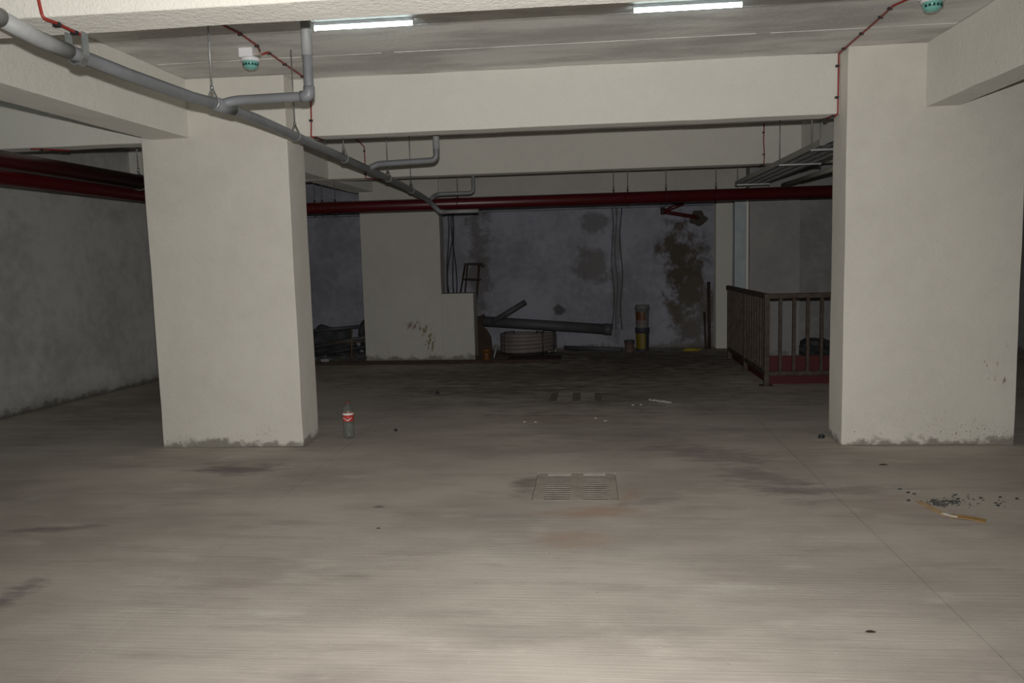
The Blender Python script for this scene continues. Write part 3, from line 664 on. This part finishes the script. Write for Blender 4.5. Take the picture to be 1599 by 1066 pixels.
for a in (-2.45, -1.0, -0.45):
    x_, y_ = -0.95+0.45*math.cos(a), 12.31+0.9*0.45*math.sin(a); xi, yi = -0.95+0.27*math.cos(a), 12.31+0.9*0.27*math.sin(a)
    tb('tie', BLACK, t, [(x_, y_, 0.01), (x_, y_, 0.36), (xi, yi, 0.36), (xi, yi, 0.01)], 0.010, 6, closed=True)
tag(bx('cardboard_sheet', CARD, None, -1.2, -0.42, 11.42, 11.84, 0.0, 0.02), 'dark brown flattened board on the floor before the hose coil', 'board')
t = thing('scrap_pipe', 'thick dark grey pipe with a slanting branch lying over the hose coil', 'pipe', (-0.7, 12.2, 0.42))
tb('pipe', DPIPE, t, [(-1.80, 12.18, 0.535), (0.34, 12.22, 0.355)], 0.078, 18)
tb('socket', DPIPE, t, [(0.22, 12.22, 0.365), (0.345, 12.22, 0.355)], 0.088, 18)
tb('branch', DPIPE, t, [(-1.50, 12.14, 0.50), (-0.965, 12.12, 0.81)], 0.044, 14)
tag(tb('thin_pipe', DPIPE, None, [(-0.40, 12.66, 0.035), (0.50, 12.30, 0.035)], 0.033, 12), 'thin dark pipe lying on the floor left of the stacked buckets', 'pipe')

def bucket(x, y, z, r, h, label, body, bands, grp=None, lid=None):
    t = thing('paint_bucket', label, 'bucket', (x, y, z), grp)
    bm = new(); lathe(bm, [(0, 0), (r*0.88, 0), (r*0.90, 0.01), (r*0.985, h*0.86), (r*1.05, h*0.865), (r*1.05, h*0.90), (r*1.0, h*0.905), (r*1.01, h-0.012), (r*1.04, h-0.010), (r*1.04, h), (r*0.96, h), (r*0.88, 0.02), (0, 0.02)], 28, (x, y, z)); obj('body', bm, body, t)
    for (a, b, m_) in bands:
        ra_, rb_ = [r*(0.90+0.085*q/0.86)+0.0015 for q in (a, b)]
        bm = new()
        rows = [[bm.verts.new((x+q*math.cos(math.radians(v)), y+q*math.sin(math.radians(v)), z+zz)) for v in range(175, 296, 8)] for q, zz in ((ra_, a*h), (rb_, b*h))]
        for i in range(len(rows[0])-1): bm.faces.new((rows[0][i], rows[0][i+1], rows[1][i+1], rows[1][i])).smooth = True
        obj('label_band', bm, m_, t)
    if lid:
        bm = new(); lathe(bm, [(0, h+0.012), (r*1.02, h+0.012), (r*1.07, h+0.006), (r*1.07, h-0.02), (r*1.05, h-0.02)], 28, (x, y, z)); obj('lid', bm, lid, t)
    pts = [(x+r*1.06*math.cos(math.radians(a)), y-abs(math.sin(math.radians(a)))*r*1.12, z+h*0.88-abs(math.sin(math.radians(a)))*r*0.7) for a in range(0, 181, 15)]
    tb('handle', ROD, t, pts, 0.003, 6)
bucket(0.815, 12.35, 0, 0.106, 0.355, 'lower bucket of the stacked pair, dark with a yellow label', DARKB, ((0.12, 0.8, YELLOW),), 'stacked buckets', DARKB)
bucket(0.815, 12.35, 0.367, 0.106, 0.345, 'upper bucket of the stacked pair, grey with an orange label', GREYB, ((0.10, 0.32, PINKW), (0.34, 0.72, ORNG2)), 'stacked buckets')
bucket(0.61, 12.22, 0, 0.075, 0.175, 'small brown bucket just left of the stacked pair', RUSTY_BUCKET, (), None, DARKB)
bucket(-1.515, 11.53, 0, 0.060, 0.155, 'small orange bucket beside the low white pier', ORANGE, ((0.3, 0.6, ORNG2),), None)
bm = new()
prof = [(-1.735, 0), (-1.735, .60), (-1.70, .585), (-1.665, .62), (-1.60, .645), (-1.59, .62), (-1.64, .56), (-1.615, .45), (-1.56, .40), (-1.50, .30), (-1.48, .12), (-1.47, 0)]
a_ = [bm.verts.new((x, 11.95+z*0.12, z)) for x, z in prof]; b_ = [bm.verts.new((x, 11.99+z*0.12, z)) for x, z in prof]
bm.faces.new(a_); bm.faces.new(b_[::-1])
for i in range(len(prof)):
    j = (i+1) % len(prof); bm.faces.new((a_[i], b_[i], b_[j], a_[j]))
tag(obj('torn_board', bm, CARD), 'torn brown board propped upright beside the low white pier', 'board')
tag(tb('plastic_stick', LIGHTP, None, [(-1.43, 11.72, 0.01), (-1.39, 11.78, 0.17)], 0.014, 8), 'short white stick propped up right of the small orange bucket', 'stick')
bm = new(); lump(bm, (1.55, 12.25, 0.02), (0.13, 0.06, 0.03), 9, 2, 0.3)
for v in bm.verts: v.co.z = max(v.co.z, 0.0)
tag(obj('cloth_scrap', bm, simple('yellow_cloth', (0.35, 0.27, 0.03), 0.9)), 'small yellow cloth scrap on the floor near the narrow pillar', 'cloth')

# scrap heap left of the distant pillar
bm = new(); lump(bm, (-4.15, 12.48, 0.1), (0.38, 0.2, 0.34), 2, 4, 0.4)
for v in bm.verts: v.co.z = max(v.co.z, 0.0)
tag(obj('tarpaulin', bm, TARP), 'dark crumpled sheet heaped left of the distant pillar', 'sheet')
bm = new(); lump(bm, (-3.56, 12.45, 0.26), (0.13, 0.14, 0.24), 5, 3, 0.3)
for v in bm.verts: v.co.z = max(v.co.z, 0.0)
tag(obj('stuffed_sack', bm, TARP), 'dark stuffed sack behind the distant pillar left edge', 'sack')
for i, (a, b, r, m_, lab) in enumerate((((-4.5, 12.15, 0.14), (-3.3, 12.08, 0.34), 0.035, DPIPE, 'grey pipe slanting across the scrap heap, upper thick one'),
                                   ((-4.35, 12.0, 0.05), (-3.4, 12.0, 0.18), 0.03, TARP, 'black pipe lying low across the scrap heap'),
                                   ((-4.0, 11.93, 0.24), (-3.32, 11.98, 0.27), 0.010, WOOD, 'thin wooden stick lying across the scrap heap'),
                                   ((-3.68, 11.95, 0.03), (-3.68, 12.03, 0.46), 0.010, WOOD, 'thin wooden stick standing up in the scrap heap'),
                                   ((-4.4, 12.1, 0.42), (-3.6, 12.25, 0.47), 0.028, DPIPE, 'grey pipe lying on top of the scrap heap'))):
    tag(tb('scrap_stick' if r < .02 else 'scrap_tube', m_, None, [a, b], r, 10), lab, 'stick' if r < .02 else 'pipe')
rnd = random.Random(3)
labs = ['left end by the big pillar', 'second from its left end', 'third from its left end', 'middle, low down', 'middle, the bigger one', 'right of the middle', 'beside the upright stick', 'against the distant pillar', 'right end, smallest']
for i in range(9):
    bm = new(); x = -4.45+i*0.135; r = rnd.uniform(0.045, 0.056)
    lump(bm, (x, 11.72+(0.11 if i % 2 else -0.06), r*0.65), (r*1.2, r, r*0.8), i+20, 1, 0.35)
    for v in bm.verts: v.co.z = max(v.co.z, 0.0)
    tag(obj('rubble_stone', bm, LUMP), 'grey rubble stone before the scrap heap, '+labs[i], 'stone', 'rubble stones before the scrap heap')
bm = new(); box(bm, -4.02, -3.90, 11.50, 11.56, 0.0, 0.05)
tag(obj('foam_block', bm, LUMPL, bevel=0.006), 'small pale block among the rubble stones', 'block')

# ------------------------------------------------------------------ litter on the floor
bm = new(); rnd = random.Random(11)
def chip(bm, x, y, s, h=None):
    n = rnd.choice((4, 5, 6)); a0 = rnd.random()*6
    pts = [(x+s*rnd.uniform(.6, 1.2)*math.cos(a0+2*math.pi*k/n), y+s*rnd.uniform(.6, 1.2)*math.sin(a0+2*math.pi*k/n)) for k in range(n)]
    h = h or s*0.6
    lo = [bm.verts.new((p[0], p[1], 0.0003)) for p in pts]; hi = [bm.verts.new((x+(p[0]-x)*.7, y+(p[1]-y)*.7, h)) for p in pts]
    bm.faces.new(lo[::-1]); bm.faces.new(hi)
    for k in range(n): bm.faces.new((lo[k], lo[(k+1) % n], hi[(k+1) % n], hi[k]))
for _ in range(150):
    u = rnd.random()
    chip(bm, 1.97+u*0.16+rnd.gauss(0, .012), 4.735+rnd.gauss(0, .03)+u*0.03, rnd.uniform(.003, .009))
for _ in range(55): chip(bm, 2.17+rnd.gauss(0, .13), 4.79+rnd.gauss(0, .065), rnd.uniform(.003, .010))
for x, y in ((2.50, 4.83), (2.42, 4.86), (1.906, 5.02), (1.955, 4.92), (1.93, 4.95), (1.87, 4.79), (2.33, 4.70), (2.30, 4.84)): chip(bm, x, y, 0.012)
tag(obj('black_grit', bm, GRIT), 'loose black grit scattered beside the ochre strip', 'grit', kind='stuff')

def strip(name, path, w, mat, parent, th=0.003):
    bm = new(); n = len(path); L_, R_ = [], []
    for i, p in enumerate(path):
        a = Vector(path[max(i-1, 0)]); b = Vector(path[min(i+1, n-1)]); d = (b-a); d.z = 0; d.normalize(); q = Vector((-d.y, d.x, 0))*w/2
        wob = 1+0.12*math.sin(i*2.1)
        L_.append(Vector(p)+q*wob); R_.append(Vector(p)-q*wob)
    lo = [[bm.verts.new(v) for v in s] for s in (L_, R_)]; hi = [[bm.verts.new(v+Vector((0, 0, th))) for v in s] for s in (L_, R_)]
    for i in range(n-1):
        bm.faces.new((hi[0][i], hi[0][i+1], hi[1][i+1], hi[1][i])); bm.faces.new((lo[0][i], lo[1][i], lo[1][i+1], lo[0][i+1]))
        bm.faces.new((lo[0][i], lo[0][i+1], hi[0][i+1], hi[0][i])); bm.faces.new((lo[1][i], hi[1][i], hi[1][i+1], lo[1][i+1]))
    for i in (0, n-1): bm.faces.new((lo[0][i], hi[0][i], hi[1][i], lo[1][i]))
    return obj(name, bm, mat, parent)
t = thing('veneer_strip', 'bent ochre strip with a torn white patch on the floor at right', 'strip', (1.98, 4.6, 0))
strip('strip', [(1.925, 4.775, .0005), (1.928, 4.70, .003), (1.938, 4.63, .004), (1.955, 4.56, .003), (1.972, 4.515, .0005)], 0.046, TAPEL, t)
strip('strip', [(1.985, 4.515, .001), (2.02, 4.492, .005), (2.06, 4.468, .006), (2.10, 4.445, .004), (2.135, 4.425, .0005)], 0.062, TAPE, t)
strip('torn_patch', [(1.958, 4.535, .0085), (1.972, 4.507, .008), (1.988, 4.488, .008), (2.01, 4.474, .009)], 0.026, PAPER_GLINT, t, 0.002)

for i, (x, y, s, lab) in enumerate(((1.829, 6.42, 0.026, 'black lump on the floor just left of the big right pillar'), (-1.713, 6.75, 0.016, 'black pebble on the floor right of the plastic bottle'),
                          (-1.70, 8.64, 0.022, 'black pebble on the floor farther back beyond the bottle'))):
    bm = new(); lump(bm, (x, y, s*0.6), (s, s*.8, s*.8), i+2, 2, 0.3)
    for v in bm.verts: v.co.z = max(v.co.z, 0.0)
    tag(obj('pebble', bm, BLACK), lab, 'pebble')
for i, (x, y, s, lab) in enumerate(((2.015, 5.60, 0.032, 'brown leaf on the floor in front of the big right pillar'), (1.08, 3.094, 0.022, 'small brown leaf on the near floor at right'),
                          (-1.2, 4.24, 0.014, 'tiny brown leaf on the floor left of the drain cover'))):
    bm = new(); th = 0.0015
    pr = [(-1, 0), (-.4, .35), (.3, .38), (1, .05), (.4, -.3), (-.5, -.3)]
    a_ = [bm.verts.new((x+p[0]*s, y+p[1]*s*1.2, 0.001+abs(p[1])*s*0.25)) for p in pr]; b_ = [bm.verts.new(v.co+Vector((0, 0, th))) for v in a_]
    bm.faces.new(b_); bm.faces.new(a_[::-1])
    for k in range(6): bm.faces.new((a_[k], a_[(k+1) % 6], b_[(k+1) % 6], b_[k]))
    tag(obj('dry_leaf', bm, CARD), lab, 'leaf')
bm = new()
for _ in range(110):
    u = rnd.random(); chip(bm, 0.60+u*0.21, 8.18-u*0.17+rnd.gauss(0, .022), rnd.uniform(.004, .017), 0.004)
for x, y in ((.13, 7.13), (.045, 7.25), (.50, 7.9), (.42, 7.88), (-.6, 7.1), (-.5, 7.09)): chip(bm, x, y, 0.016, 0.006)
for _ in range(40):
    u = rnd.random(); chip(bm, 1.62+u*0.25, 9.235+u*0.06+rnd.gauss(0, .004), rnd.uniform(.003, .008), 0.002)
tag(obj('plaster_crumbs', bm, CRUMB), 'white plaster crumbs scattered on the floor before the railing', 'crumbs', kind='stuff')

for o in bpy.data.objects:
    if '_w' in o: del o['_w']
